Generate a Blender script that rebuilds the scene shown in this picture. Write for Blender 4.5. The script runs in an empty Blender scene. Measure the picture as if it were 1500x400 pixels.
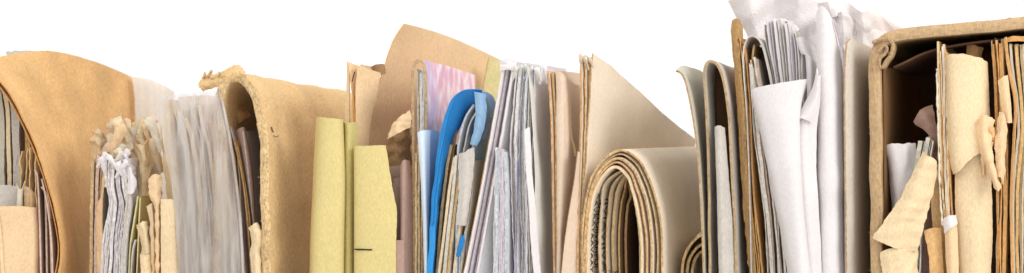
import bpy, math, random
from mathutils import Vector, noise
random.seed(7)
S = 0.0004            # metres per unit
D = 2500.0            # camera distance in units
sc = bpy.context.scene
col = sc.collection

# ---------------------------------------------------------------- camera, light
cd = bpy.data.cameras.new("camera"); cam = bpy.data.objects.new("camera", cd); col.objects.link(cam)
cam.location = (0, -D*S, 0); cam.rotation_euler = (math.radians(90), 0, 0)
cd.lens = 60; cd.sensor_width = 36; cd.clip_start = .01; cd.clip_end = 50
cd.dof.use_dof = True; cd.dof.focus_distance = (D+40)*S; cd.dof.aperture_fstop = 7
sc.camera = cam
w = bpy.data.worlds.new("World"); sc.world = w; w.use_nodes = True
w.node_tree.nodes["Background"].inputs[0].default_value = (1, 1, 1, 1)
w.node_tree.nodes["Background"].inputs[1].default_value = 1.0

def lamp(name, loc, target, size, power, colr=(1, 1, 1)):
    l = bpy.data.lights.new(name, 'AREA'); l.size = size; l.energy = power; l.color = colr
    o = bpy.data.objects.new(name, l); col.objects.link(o); o.location = loc
    o.rotation_euler = (Vector(target)-Vector(loc)).to_track_quat('-Z', 'Y').to_euler()
lamp("key_softbox", (-.55, -1.0, .95), (0, .05, -.02), .4, 4, (1, .98, .95))
lamp("side_fill", (1.1, -.55, .75), (0, .12, -.02), .6, 9, (1, .99, .97))  # added fill lamp, unseen; lifts the right-facing sheet faces
sc.view_settings.view_transform = 'Standard'; sc.view_settings.look = 'None'
sc.view_settings.exposure = 0.2; sc.view_settings.gamma = 1
sc.cycles.max_bounces = 8; sc.cycles.diffuse_bounces = 5; sc.cycles.transparent_max_bounces = 12

# ---------------------------------------------------------------- helpers
ZB = 630.0            # shelf is this many units under eye level
def P(px, py, d):
    f = (D+d)/D*S
    return Vector(((px-750)*f, d*S, (200-py)*f))
KX = [(-300, 70), (88, 117), (450, 120), (600, 140), (860, 155), (1000, 85), (1100, 75), (1290, 58), (1500, 50), (1800, 20)]
def recede(x, d):
    for (a, ka), (b, kb) in zip(KX, KX[1:]):
        if x <= b or (b, kb) == KX[-1]:
            k = ka+(kb-ka)*(x-a)/(b-a); break
    return x+k*d/500.0
def lin(c):
    c /= 255.0
    return c/12.92 if c <= .04045 else ((c+.055)/1.055)**2.4
def rgb(c, s=1.0): return (min(1, lin(c[0])*s), min(1, lin(c[1])*s), min(1, lin(c[2])*s), 1)

MC = {}
def paper(c, mott=.10, fib=.10, bump=.25, rough=.85, specks=0.0, streak=0.0, tr=None):
    if tr is None: tr = .2 if min(c) > 180 else (.12 if c[0] > 220 else 0)
    key = (c, mott, fib, bump, rough, specks, streak, tr)
    if key in MC: return MC[key]
    m = bpy.data.materials.new("paper"); m.use_nodes = True; nt = m.node_tree; N = nt.nodes; L = nt.links
    b = N["Principled BSDF"]; b.inputs["Roughness"].default_value = rough
    b.inputs["Specular IOR Level"].default_value = .25
    tc = N.new("ShaderNodeTexCoord")
    mp = N.new("ShaderNodeMapping"); mp.inputs["Location"].default_value = [random.random()*9 for _ in range(3)]
    L.new(tc.outputs["Object"], mp.inputs[0])
    n1 = N.new("ShaderNodeTexNoise"); n1.inputs["Scale"].default_value = 38; n1.inputs["Detail"].default_value = 5
    n2 = N.new("ShaderNodeTexNoise"); n2.inputs["Scale"].default_value = 1000; n2.inputs["Detail"].default_value = 3
    L.new(mp.outputs[0], n1.inputs[0])
    mp2 = N.new("ShaderNodeMapping"); mp2.inputs["Scale"].default_value = (1, 1, .45)
    L.new(tc.outputs["Object"], mp2.inputs[0]); L.new(mp2.outputs[0], n2.inputs[0])
    def rng(src, lo, hi, a=.3, bb=.7):
        r = N.new("ShaderNodeMapRange"); r.inputs[1].default_value = a; r.inputs[2].default_value = bb
        r.inputs[3].default_value = lo; r.inputs[4].default_value = hi; L.new(src, r.inputs[0]); return r.outputs[0]
    def mul(a, bb):
        r = N.new("ShaderNodeMath"); r.operation = 'MULTIPLY'; L.new(a, r.inputs[0]); L.new(bb, r.inputs[1]); return r.outputs[0]
    v = mul(rng(n1.outputs[0], 1-mott, 1+mott), rng(n2.outputs[0], 1-fib, 1+fib))
    if streak:
        n4 = N.new("ShaderNodeTexNoise"); n4.inputs["Scale"].default_value = 420; n4.inputs["Detail"].default_value = 2
        mp3 = N.new("ShaderNodeMapping"); mp3.inputs["Scale"].default_value = (1, 1, .04)
        L.new(tc.outputs["Object"], mp3.inputs[0]); L.new(mp3.outputs[0], n4.inputs[0])
        v = mul(v, rng(n4.outputs[0], 1-streak, 1+streak*.6))
    if specks:
        n3 = N.new("ShaderNodeTexNoise"); n3.inputs["Scale"].default_value = 900; n3.inputs["Detail"].default_value = 2
        L.new(tc.outputs["Object"], n3.inputs[0])
        v = mul(v, rng(n3.outputs[0], 1-specks, 1, .28, .42))
    mx = N.new("ShaderNodeMix"); mx.data_type = 'RGBA'; mx.blend_type = 'MULTIPLY'; mx.inputs[0].default_value = 1
    mx.inputs[6].default_value = rgb(c); L.new(v, mx.inputs[7])
    # slight hue drift towards a warmer tint in blotches (aged paper)
    L.new(mx.outputs[2], b.inputs["Base Color"])
    bp = N.new("ShaderNodeBump"); bp.inputs["Strength"].default_value = bump; bp.inputs["Distance"].default_value = .0003
    ad = N.new("ShaderNodeMath"); ad.operation = 'ADD'; L.new(n2.outputs[0], ad.inputs[0]); ad.inputs[1].default_value = 0
    L.new(ad.outputs[0], bp.inputs["Height"]); L.new(bp.outputs[0], b.inputs["Normal"])
    if tr:      # thin paper lets some light through
        tl = N.new("ShaderNodeBsdfTranslucent"); ms = N.new("ShaderNodeMixShader"); ms.inputs[0].default_value = tr
        L.new(mx.outputs[2], tl.inputs[0]); L.new(b.outputs[0], ms.inputs[1]); L.new(tl.outputs[0], ms.inputs[2])
        L.new(ms.outputs[0], N["Material Output"].inputs[0])
    MC[key] = m
    return m

def thing(name, label, cat, x, d=0, group=None):
    o = bpy.data.objects.new(name, None); col.objects.link(o); o.empty_display_size = .02
    p = P(x, 200, d); o.location = (p.x, p.y, -ZB*S)
    o["label"] = label; o["category"] = cat
    if group: o["group"] = group
    return o
def finish(name, verts, faces, mats, midx, parent, tag, smooth=True):
    me = bpy.data.meshes.new(name)
    if parent is not None: off = parent.location.copy()
    else:
        mn = Vector((sum(v.x for v in verts)/len(verts), sum(v.y for v in verts)/len(verts), min(v.z for v in verts))); off = mn
    me.from_pydata([v-off for v in verts], [], faces)
    for m in mats: me.materials.append(m)
    me.polygons.foreach_set("material_index", midx)
    me.polygons.foreach_set("use_smooth", [smooth]*len(faces))
    me.update()
    o = bpy.data.objects.new(name, me); col.objects.link(o)
    if parent is not None: o.parent = parent
    else: o.location = off
    if tag:
        if parent is None:
            o["label"], o["category"] = tag[0], tag[1]
            if len(tag) > 2: o["group"] = tag[2]
        else: o["label"] = tag
    return o

def cr(p0, p1, p2, p3, t):
    return .5*((2*p1)+(-p0+p2)*t+(2*p0-5*p1+4*p2-p3)*t*t+(-p0+3*p1-3*p2+p3)*t*t*t)
def spline(pts, n):
    """resample a list of Vectors to n points, even in arc length"""
    if len(pts) == 2:
        return [pts[0].lerp(pts[1], i/(n-1)) for i in range(n)]
    fine = []
    for i in range(len(pts)-1):
        a = pts[max(i-1, 0)]; b = pts[i]; c = pts[i+1]; e = pts[min(i+2, len(pts)-1)]
        for j in range(12): fine.append(cr(a, b, c, e, j/12))
    fine.append(pts[-1])
    L = [0]
    for a, b in zip(fine, fine[1:]): L.append(L[-1]+(b-a).length)
    out = []; k = 0
    for i in range(n):
        s = L[-1]*i/(n-1)
        while k < len(L)-2 and L[k+1] < s: k += 1
        f = (s-L[k])/max(1e-9, L[k+1]-L[k])
        out.append(fine[k].lerp(fine[k+1], min(1, max(0, f))))
    return out

def ns(v, f, seed=0.0): return noise.noise(Vector((v.x*f+seed, v.y*f+seed*.37, v.z*f-seed)))
def facets(p, cf, seed):
    """straight creases: triangle waves along several random directions"""
    rr = random.Random(int(seed*1000)); h = 0; a = .62; f = cf*.55
    w = ns(p, cf*.6, seed+2)*.5
    for k in range(3):
        th = rr.uniform(0, math.pi); dx, dz, dy = math.cos(th), math.sin(th), rr.uniform(-.6, .6)
        u = (p.x*dx+p.z*dz+p.y*dy)*f+rr.random()+w
        h += a*(abs((u % 1.0)-.5)*4-1)*.8
        a *= .74; f *= 1.45
    return h
def loft(name, rails, mat, parent=None, tag=None, edge=None, t=1.6, nu=8, nv=48, wob=0.0, wf=.02, crum=0.0, cf=.045,
         fray=.6, frayf=.35, rimn=1, rough=0.0, bulge=0.0, down=True, fib=0, seed=None, linear=False):
    """rails: [(depth, [(px,py[,depth]) ...top to bottom])], lofted into one slab of thickness t (units)"""
    if seed is None: seed = random.random()*50
    R = []
    for d, pts in rails:
        ps = [Vector((q[0], q[1], q[2] if len(q) > 2 else d)) for q in pts]
        e0 = ps[0].y >= 396 and down; e1 = ps[-1].y >= 396 and down
        q = spline(ps, nv)
        wq = [P(a.x, a.y, a.z)/S for a in q]
        ext = lambda a: [Vector((a.x, a.y, a.z+(-ZB-a.z)*s)) for s in (.33, .67, 1)]
        if e1: wq = wq+ext(wq[-1])
        if e0: wq = list(reversed(ext(wq[0])))+wq
        R.append(wq)
    m = len(R[0])
    G = []
    for j in range(m):
        c = [r[j] for r in R]
        if linear:
            o = []
            for i in range(nu):
                s = i/(nu-1)*(len(c)-1); k = min(int(s), len(c)-2); o.append(c[k].lerp(c[k+1], s-k))
            G.append(o)
        else:
            G.append(spline(c, nu))
    grid = [[G[j][i] for j in range(m)] for i in range(nu)]     # grid[i across][j along]
    def nrm(g, i, j):
        a = g[min(i+1, nu-1)][j]-g[max(i-1, 0)][j]; b = g[i][min(j+1, m-1)]-g[i][max(j-1, 0)]
        n = a.cross(b)
        return n.normalized() if n.length > 1e-9 else Vector((1, 0, 0))
    lim = -ZB+1
    if wob or crum:
        g2 = []
        for i in range(nu):
            r = []
            for j in range(m):
                p = grid[i][j]; n = nrm(grid, i, j); h = 0
                if wob: h += wob*ns(p, wf, seed)
                if crum: h += crum*(.42 if cf > .065 else 1)*facets(p, cf, seed)
                r.append(p+n*h)
            g2.append(r)
        grid = g2
    # frayed edges
    if fray:
        for i in range(nu):
            for j in range(m):
                if i in (0, nu-1) or j in (0, m-1):
                    if grid[i][j].z < lim+2: continue
                    ii = 1 if i == 0 else (nu-2 if i == nu-1 else i)
                    jj = 1 if j == 0 else (m-2 if j == m-1 else j)
                    o = grid[i][j]-grid[ii][jj]
                    if o.length < 1e-6: continue
                    o = o.normalized(); h = ns(grid[i][j], frayf*.3, seed+5)*1.1+random.uniform(-.5, .5)
                    grid[i][j] = grid[i][j]+o*h*fray
    NR = [[nrm(grid, i, j) for j in range(m)] for i in range(nu)]
    V = []; F = []; M = []
    for s in (.5, -.5):
        for i in range(nu):
            for j in range(m): V.append(grid[i][j]+NR[i][j]*t*s)
    for k in range(2):
        o = k*nu*m
        for i in range(nu-1):
            for j in range(m-1):
                a = o+i*m+j; q = (a, a+1, a+m+1, a+m)
                F.append(q if k else q[::-1]); M.append(0)
    # rim
    path = [(0, j) for j in range(m)]+[(i, m-1) for i in range(1, nu)]+[(nu-1, j) for j in range(m-2, -1, -1)]+[(i, 0) for i in range(nu-2, 0, -1)]
    base = len(V); K = rimn+1
    for (i, j) in path:
        p = grid[i][j]; n = NR[i][j]
        ii = 1 if i == 0 else (nu-2 if i == nu-1 else i); jj = 1 if j == 0 else (m-2 if j == m-1 else j)
        if i in (0, nu-1): jj = j
        o = (p-grid[ii][jj]); o = o.normalized() if o.length > 1e-6 else Vector((0, 0, 0))
        for k in range(K):
            s = .5-k/rimn
            h = bulge*(1-(2*s)**2)
            if rimn > 1 and 0 < k < rimn: h += rough*(ns(p+n*s*t, .7, seed+20)*.8+ns(p+n*s*t*4, .3, seed+30)*.8+ns(p, .06, seed+30)*.4)
            q = p+n*t*s+o*h
            if rimn > 1 and 0 < k < rimn: q = q+n*rough*.25*ns(p+o*k, .3, seed+40)
            V.append(q)
    n_p = len(path)
    for a in range(n_p):
        b = (a+1) % n_p
        for k in range(rimn):
            F.append((base+a*K+k, base+a*K+k+1, base+b*K+k+1, base+b*K+k)); M.append(1)
    for _ in range(fib):      # loose fibres standing off the torn rim
        a = random.randrange(0, m); n = NR[0][a]; p = grid[0][a]
        if p.z < -260: continue
        o = (p-grid[1][a]).normalized()
        q = p+n*t*random.uniform(-.5, .5)
        dr = (o*random.uniform(.2, 1)+Vector((random.uniform(-1, 1), random.uniform(-.6, .2), random.uniform(-1, 1)))).normalized()*random.uniform(3, 8)
        sd = Vector((random.uniform(-1, 1), 0, random.uniform(-1, 1))).normalized()*.4
        b0 = len(V); V += [q-sd, q+sd, q+dr*.6+Vector((0, 0, random.uniform(-1, 1))), q+dr]
        F.append((b0, b0+1, b0+2)); F.append((b0+1, b0+3, b0+2)); M += [1, 1]
    V = [Vector((v.x, v.y, max(v.z, -ZB+.3)))*S for v in V]
    return finish(name, V, F, [mat, edge or mat], M, parent, tag, crum < 2)

def back(prof, d0, dl, nr=3, drop=0.0, kx=1.0, dx=0.0):
    """sweep a front profile straight back: rails at growing depth"""
    out = []
    for i in range(nr):
        f = i/(nr-1); d = d0+dl*f; r = []
        for q in prof:
            x, y = q[0], q[1]; dd = d+(q[2] if len(q) > 2 else 0)
            xx = x+(recede(x, dd)-recede(x, 0))*kx+dx*f
            yy = 200+(y-200)*D/(D+dd)
            if y < 396: yy += drop*f*max(0, min(1, (396-y)/150))
            r.append((xx, max(yy, 397) if y >= 396 else yy, dd))
        out.append((d, r))
    return out
def sheet(name, prof, mat, parent=None, tag=None, d0=0, dl=200, drop=0, kx=1.0, dx=0.0, nr=3, **kw):
    return loft(name, back(prof, d0, dl, nr, drop, kx, dx), mat, parent, tag, **kw)
def mixp(A, B, f, n=9):
    a = spline([Vector((p[0], p[1], 0)) for p in A], n); b = spline([Vector((p[0], p[1], 0)) for p in B], n)
    return [p.lerp(q, f) for p, q in zip(a, b)]
def leaves(root, L, R, n, mats, edges=None, d0=0, dl=160, jt=5, jx=.6, jd=6, pname="leaf", fill=.9, topv=0, wob=1.2, drop=0, kx=1.0, **kw):
    """n leaves fanned between two front curves; every leaf its own part"""
    wts = [random.choice((.5, .7, 1, 1.3, 2.0)) for _ in range(n)]; tot = sum(wts); acc = 0
    for i in range(n):
        f = (acc+wts[i]/2)/tot; acc += wts[i]
        c = mixp(L, R, f)
        gap = abs(R[len(R)//2][0]-L[len(L)//2][0])*wts[i]/tot
        a = random.uniform(-jt, jt); sx = random.uniform(-jx, jx); ph = random.uniform(0, 6)
        pr = []
        for k, p in enumerate(c):
            tt = 1-k/(len(c)-1)
            pr.append((p.x+sx*math.sin(ph+k*.9)+sx, p.y+(a if k == 0 else a*tt*.5), 0))
        pr[-1] = (pr[-1][0], max(pr[-1][1], 400), 0)
        th = gap*fill*random.uniform(.8, 1.1)
        kk = dict(t=th, wob=wob, nu=4, nv=60, fray=1.2, crum=.35, cf=.06); kk.update(kw)
        m = mats[i % len(mats)] if not callable(mats) else mats(i)
        e = edges[i % len(edges)] if edges else m
        sheet(pname, pr, m, root, None, d0=d0+random.uniform(0, jd), dl=dl*random.uniform(.9, 1.05), edge=e, drop=drop, kx=kx, seed=(3.0 if wob > 2 else None), **kk)

def shards(root, x0, x1, y0, y1, d0, d1, n, mats, sz=(10, 24), sd=1, name="torn_sheet", th=1.1, edge=None):
    rr = random.Random(sd)
    for i in range(n):
        cx = rr.uniform(x0, x1); cy = rr.uniform(y0, y1); d = rr.uniform(d0, d1)
        a = rr.uniform(-.7, .7); wd = rr.uniform(*sz)*.55; h = rr.uniform(*sz)*1.3
        ux, uy = math.sin(a), -math.cos(a); vx, vy = -uy, ux
        def q(u, v, dd): return (cx+ux*u*h+vx*v*wd, cy+uy*u*h+vy*v*wd, dd)
        c = rr.uniform(-5, 5); tip = rr.uniform(-.5, .5)
        loft(name, [(d, [q(.5+tip*.2, -.7, d+c), q(.1, -.55, d), q(-1.4, -.35, d+14)]), (d, [q(.6, tip, d-3), q(.1, 0, d-3), q(-1.4, 0, d+8)]), (d, [q(.45-tip*.3, .75, d-c), q(.1, .55, d), q(-1.4, .4, d+14)])],
             mats[i % len(mats)], root, t=th, nu=12, nv=24, crum=2.6, cf=.09, fray=1.2, down=False, edge=edge or cream)

# ---------------------------------------------------------------- materials
manila = paper((221, 178, 122), .13, .16, .4, specks=.12); manila_e = paper((196, 146, 88), .1, .2)
manila2 = paper((232, 200, 158), .06, .09, specks=.12); manila2_e = paper((214, 160, 96), .1, .2)
buff = paper((232, 208, 168), .06, .1); buff_e = paper((216, 178, 120), .1, .2)
tan = paper((208, 175, 126), .08, .2, .5, specks=.15); tan_e = paper((208, 178, 132), .16, .28, 1.0, specks=.3)
yellow = paper((206, 188, 128), .04, .08, specks=.08); yellow2 = paper((192, 178, 116), .04, .1); yellow_e = paper((222, 210, 156))
news = paper((236, 220, 198), .05, .07); news_e = paper((196, 164, 118), .15, .4, .8, streak=.2)
white = paper((232, 226, 225), .03, .05); white_e = paper((226, 220, 218), .06, .2, streak=.12)
cool = paper((226, 226, 229), .04, .08); cool_e = paper((206, 210, 212), .1, .25, streak=.2)
lilac = paper((224, 217, 222), .04, .06); lilac_e = paper((202, 190, 200), .1, .2)
grey = paper((188, 182, 166), .05, .1); grey_e = paper((178, 150, 112), .1, .3)
pgrey = paper((208, 200, 190), .05, .1, streak=.05); pgrey_e = paper((214, 206, 194), .1, .2)
ochre = paper((170, 134, 88), .1, .2); ochre_e = paper((186, 150, 100), .1, .3, streak=.2)
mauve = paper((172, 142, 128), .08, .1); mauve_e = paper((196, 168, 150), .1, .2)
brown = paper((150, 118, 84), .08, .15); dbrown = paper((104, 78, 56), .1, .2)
beige = paper((214, 194, 160), .06, .1); beige_e = paper((192, 166, 126), .1, .3, streak=.2)
pinkb = paper((228, 206, 182), .05, .07); pinkb_e = paper((204, 158, 110), .1, .3, streak=.2)
cream = paper((230, 220, 200), .05, .06)
boxc = paper((182, 150, 108), .08, .2, .5, specks=.15); box_e = paper((184, 154, 116), .1, .16, .9, specks=.1)
shade_brown = paper((84, 58, 38), .08, .15)  # dark brown with the shade inside box and folders put into it
blue = paper((34, 114, 176), .06, .06, rough=.45); blue_e = paper((48, 136, 198), .1, .1)
lblue = paper((176, 204, 230), .1, .06); ltblue = paper((226, 238, 248), .03, .04)
ink = paper((38, 34, 34), .1, .1)
greenw = paper((224, 221, 212), .04, .06)
def pinkmat():
    m = bpy.data.materials.new("pink_cover"); m.use_nodes = True; nt = m.node_tree; N = nt.nodes; L = nt.links
    b = N["Principled BSDF"]; b.inputs["Roughness"].default_value = .6
    tc = N.new("ShaderNodeTexCoord"); mp = N.new("ShaderNodeMapping"); mp.inputs["Scale"].default_value = (1, .7, .35)
    n = N.new("ShaderNodeTexNoise"); n.inputs["Scale"].default_value = 240; n.inputs["Detail"].default_value = 4
    r = N.new("ShaderNodeValToRGB"); e = r.color_ramp.elements
    e[0].position = .36; e[0].color = rgb((214, 166, 186)); e[1].position = .62; e[1].color = rgb((232, 218, 224))
    x = e.new(.5); x.color = rgb((226, 184, 196))
    n2 = N.new("ShaderNodeTexNoise"); n2.inputs["Scale"].default_value = 22
    mx = N.new("ShaderNodeMix"); mx.data_type = 'RGBA'; mx.inputs[7].default_value = rgb((176, 166, 204))
    mr = N.new("ShaderNodeMapRange"); mr.inputs[1].default_value = .42; mr.inputs[2].default_value = .66; mr.inputs[4].default_value = .6
    L.new(tc.outputs["Object"], mp.inputs[0]); L.new(mp.outputs[0], n.inputs[0]); L.new(tc.outputs["Object"], n2.inputs[0])
    L.new(n.outputs[0], r.inputs[0]); L.new(n2.outputs[0], mr.inputs[0]); L.new(mr.outputs[0], mx.inputs[0])
    L.new(r.outputs[0], mx.inputs[6]); L.new(mx.outputs[2], b.inputs["Base Color"])
    return m
pink = pinkmat()
def plastic():
    m = bpy.data.materials.new("clear_plastic"); m.use_nodes = True; nt = m.node_tree; N = nt.nodes; L = nt.links
    N.remove(N["Principled BSDF"]); out = N["Material Output"]
    tr = N.new("ShaderNodeBsdfTransparent"); tr.inputs[0].default_value = (.97, .97, .98, 1)
    df = N.new("ShaderNodeBsdfDiffuse"); df.inputs[0].default_value = (.97, .92, .87, 1)
    tl = N.new("ShaderNodeBsdfTranslucent"); tl.inputs[0].default_value = (.97, .92, .87, 1)
    gl = N.new("ShaderNodeBsdfGlossy"); gl.inputs[1].default_value = .22
    a = N.new("ShaderNodeMixShader"); b = N.new("ShaderNodeMixShader"); c = N.new("ShaderNodeMixShader")
    tc = N.new("ShaderNodeTexCoord"); mp = N.new("ShaderNodeMapping"); mp.inputs["Scale"].default_value = (1, 1, .10)
    n = N.new("ShaderNodeTexNoise"); n.inputs["Scale"].default_value = 190; n.inputs["Detail"].default_value = 5
    n.inputs["Distortion"].default_value = .6
    mr = N.new("ShaderNodeMapRange"); mr.inputs[1].default_value = .35; mr.inputs[2].default_value = .68
    mr.inputs[3].default_value = .12; mr.inputs[4].default_value = .50
    L.new(tc.outputs["Object"], mp.inputs[0]); L.new(mp.outputs[0], n.inputs[0]); L.new(n.outputs[0], mr.inputs[0])
    a.inputs[0].default_value = .45; L.new(df.outputs[0], a.inputs[1]); L.new(tl.outputs[0], a.inputs[2])
    L.new(mr.outputs[0], b.inputs[0]); L.new(tr.outputs[0], b.inputs[1]); L.new(a.outputs[0], b.inputs[2])
    fr = N.new("ShaderNodeFresnel"); fr.inputs[0].default_value = 1.4
    bp = N.new("ShaderNodeBump"); bp.inputs["Distance"].default_value = .001; bp.inputs["Strength"].default_value = .5
    L.new(n.outputs[0], bp.inputs["Height"]); L.new(bp.outputs[0], gl.inputs["Normal"])
    L.new(fr.outputs[0], c.inputs[0]); L.new(b.outputs[0], c.inputs[1]); L.new(gl.outputs[0], c.inputs[2])
    L.new(c.outputs[0], out.inputs[0])
    return m
clear = plastic()

# ---------------------------------------------------------------- setting: the shelf the papers stand on
z = -ZB*S
V = [Vector(p) for p in [(-1.2, -.25, z), (1.2, -.25, z), (1.2, .6, z), (-1.2, .6, z), (-1.2, -.25, z-.03), (1.2, -.25, z-.03), (1.2, .6, z-.03), (-1.2, .6, z-.03)]]
shelf = finish("shelf", V, [(0, 1, 2, 3), (7, 6, 5, 4), (4, 5, 1, 0), (5, 6, 2, 1), (6, 7, 3, 2), (7, 4, 0, 3)], [paper((235, 233, 230), .02, .02, .1, .5)], [0]*6, None, None, False)
shelf["kind"] = "structure"

# ================================================================ LEFT: big manila folder and what is in it
r = thing("manila_folder", "large orange-brown manila folder curving over the papers at the far left", "folder", 60, 200)
loft("cover", [(0, [(-60, 92), (-25, 98), (0, 119), (20, 146), (40, 185), (60, 235), (76, 290), (87, 345), (89, 375), (85, 400)]),
               (120, [(20, 80), (45, 112), (78, 200), (102, 300), (113, 400)]),
               (230, [(82, 76), (98, 130), (120, 220), (134, 310), (138, 400)]),
               (360, [(150, 95), (160, 180), (168, 290), (172, 400)]),
               (500, [(206, 119), (211, 200), (214, 300), (216, 400)])], manila, r, edge=manila_e, t=2.6, nu=30, nv=64, wob=3.0, wf=.012, crum=.7, cf=.03, fray=.5, rimn=2, bulge=.4)
loft("lining", [(5, [(-64, 96), (-29, 102), (-5, 123), (15, 150), (36, 190), (57, 240), (73, 294), (84, 347), (85, 375), (81, 400)]), (60, [(5, 102), (24, 130), (55, 205), (80, 300), (91, 400)])], manila2, r, edge=manila_e, t=1.4, nu=6, nv=60, fray=.7)
loft("back_panel", [(430, [(-190, 95), (-190, 250), (-190, 400)]), (500, [(0, 86), (20, 200), (20, 400)]), (520, [(205, 121), (205, 250), (208, 400)])], manila, r, t=2.6, nu=8, nv=20)
loft("far_cover", [(0, [(-60, 92), (-150, 140), (-180, 250), (-180, 400)]), (450, [(20, 90), (-120, 140), (-150, 250), (-150, 400)])], manila, r, t=2.6, nu=5, nv=30)

r = thing("document_bundle", "bundle of tall grey-beige sheets inside the mouth of the orange-brown manila folder", "papers", -5, 60)
leaves(r, [(-60, 130), (-60, 400)], [(6, 128), (14, 180), (18, 400)], 6, [grey, beige, pgrey], d0=70, dl=60, pname="sheet", jt=4)
sheet("sheet", [(18, 152), (22, 175), (24, 220), (20, 290), (20, 400)], brown, r, d0=74, dl=30, t=7, edge=ochre_e, rimn=4, rough=1.2)
loft("sheet", [(74, [(28, 160), (26, 220), (20, 270), (20, 400)]), (120, [(38, 158), (40, 220), (40, 300), (40, 400)]), (140, [(50, 200), (60, 260), (62, 330), (62, 400)])], pgrey, r, t=1.5, nu=8)
r = thing("torn_slips", "cluster of torn curled slips poking up above the flat manila sheet in the left corner", "paper slips", 35, 40)
for (L_, m_) in [([(22, 222), (20, 260), (22, 400)], beige), ([(31, 218), (28, 250), (30, 400)], buff), ([(38, 216), (36, 250), (38, 400)], pinkb),
                 ([(44, 222), (45, 260), (46, 400)], beige), ([(50, 226), (50, 270), (50, 400)], manila2)]:
    sheet("slip", L_, m_, r, d0=random.uniform(30, 50), dl=30, dx=3, t=1.6, edge=buff_e, wob=3, wf=.05, fray=1.5)
loft("slip", [(26, [(24, 268), (26, 280), (25, 300), (24, 400)]), (24, [(30, 278), (31, 284), (31, 300), (30, 400)]), (30, [(37, 264), (34, 280), (33, 300), (34, 400)])], cream, r, t=1.2, nu=8, nv=30, fray=1.2)
loft("slip", [(36, [(36, 272), (36, 300), (36, 400)]), (32, [(44, 276), (46, 300), (46, 400)]), (40, [(52, 284), (52, 300), (52, 400)])], manila2, r, t=1.2, nu=10, nv=30, crum=3, cf=.1)
loft("grey_card", [(34, [(-20, 273), (-20, 400)]), (34, [(5, 271), (5, 400)]), (38, [(25, 273), (25, 400)])], pgrey, None, ("pale grey card standing just behind the flat manila sheet at the left edge", "card"), t=1.5, nu=8)
loft("manila_sheet", [(14, [(-12, 304), (-8, 350), (-4, 400)]), (10, [(2, 302), (4, 350), (6, 400)]), (10, [(30, 302), (30, 350), (30, 400)]), (16, [(53, 304), (55, 350), (55, 400)]), (60, [(60, 306), (62, 350), (63, 400)])],
     manila2, None, ("flat orange-tinted manila sheet facing front in the bottom left corner", "paper sheet"), edge=manila2_e, t=1.8, nu=20, wob=1.5)
loft("manila_sheet", [(6, [(-8, 312), (-2, 350), (2, 400)]), (8, [(0, 318), (3, 350), (6, 400)])], buff, None, ("narrow pale strip of paper at the very left edge before the manila sheet", "paper strip"), t=1.5, nu=3)
r = thing("mauve_papers", "three slim mauve-brown folded papers against the inside of the orange manila folder", "papers", 68, 20)
sheet("leaf", [(49, 249), (53, 262), (56, 320), (58, 400)], mauve, r, d0=8, dl=60, t=2.4, edge=mauve_e)
sheet("leaf", [(52, 226), (58, 240), (63, 300), (65, 400)], mauve, r, d0=16, dl=50, t=2.6, edge=mauve_e)
sheet("leaf", [(59, 274), (68, 290), (72, 340), (74, 400)], pinkb, r, d0=6, dl=50, t=2.2, edge=mauve_e)
sheet("leaf", [(60, 262), (68, 300), (74, 350), (76, 400)], mauve, r, d0=4, dl=30, t=2.2, edge=mauve_e)
loft("torn_scrap", [(200, [(8, 76), (12, 84), (16, 100)]), (230, [(30, 74), (32, 84), (34, 100)]), (260, [(62, 76), (62, 82), (62, 92)])], pgrey, None,
     ("tiny greyish torn scrap sticking out above the orange manila folder's top", "paper scrap"), t=1.5, nu=12, nv=14, crum=3, cf=.09, down=False, fray=2)
loft("tracing_paper", [(440, [(192, 112), (198, 160), (200, 400)]), (470, [(222, 117), (230, 160), (230, 400)]), (490, [(256, 134), (250, 200), (248, 400)])], paper((244, 240, 234), .03, .05, streak=.04, tr=.6), None,
     ("pale translucent sheet rising far behind between the orange folder and the clear plastic cover", "paper sheet"), t=1.2, nu=12)

# ---- crumpled heap between the manila folder and the plastic cover
r = thing("crumpled_bundle", "heap of crushed cream and beige papers behind the curved white pages", "crumpled papers", 195, 120)
loft("sheet", [(150, [(156, 186), (150, 215), (150, 260), (150, 400)]), (120, [(178, 182), (175, 215), (178, 250), (180, 400)]), (150, [(200, 180), (200, 220), (202, 270), (202, 400)])], cream, r, t=1.2, nu=20, nv=50, crum=5, cf=.055, fray=1.6)
loft("sheet", [(120, [(184, 190), (178, 205), (196, 230), (198, 300), (198, 400)]), (80, [(208, 172), (205, 200), (212, 240), (214, 300), (214, 400)]), (120, [(226, 170), (232, 200), (232, 240), (234, 300), (236, 400)])], beige, r, edge=buff_e, t=1.6, nu=24, nv=60, crum=5, cf=.055, fray=1.6)
loft("sheet", [(86, [(196, 206), (196, 240), (200, 300), (200, 400)]), (60, [(212, 212), (210, 240), (208, 300), (206, 400)]), (96, [(228, 196), (228, 240), (226, 300), (226, 400)])], buff, r, edge=manila2_e, t=1.6, nu=24, nv=60, crum=6, cf=.05, fray=2)
loft("sheet", [(110, [(134, 192), (134, 230), (136, 400)]), (90, [(146, 190), (145, 230), (146, 400)]), (110, [(160, 206), (158, 230), (158, 400)])], beige, r, t=1.4, nu=14, nv=40, crum=5, cf=.06, fray=2)
loft("sheet", [(70, [(146, 226), (150, 240), (150, 270)]), (50, [(160, 206), (166, 222), (170, 240)]), (60, [(186, 188), (190, 204), (196, 216)])], pinkb, r, t=1.4, nu=16, nv=16, crum=4, cf=.08, fray=1.5, down=False)
loft("sheet", [(96, [(214, 246), (214, 300), (214, 400)]), (84, [(224, 242), (222, 300), (222, 400)]), (100, [(234, 246), (236, 300), (236, 400)])], pgrey, r, t=1.4, nu=10)

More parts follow.
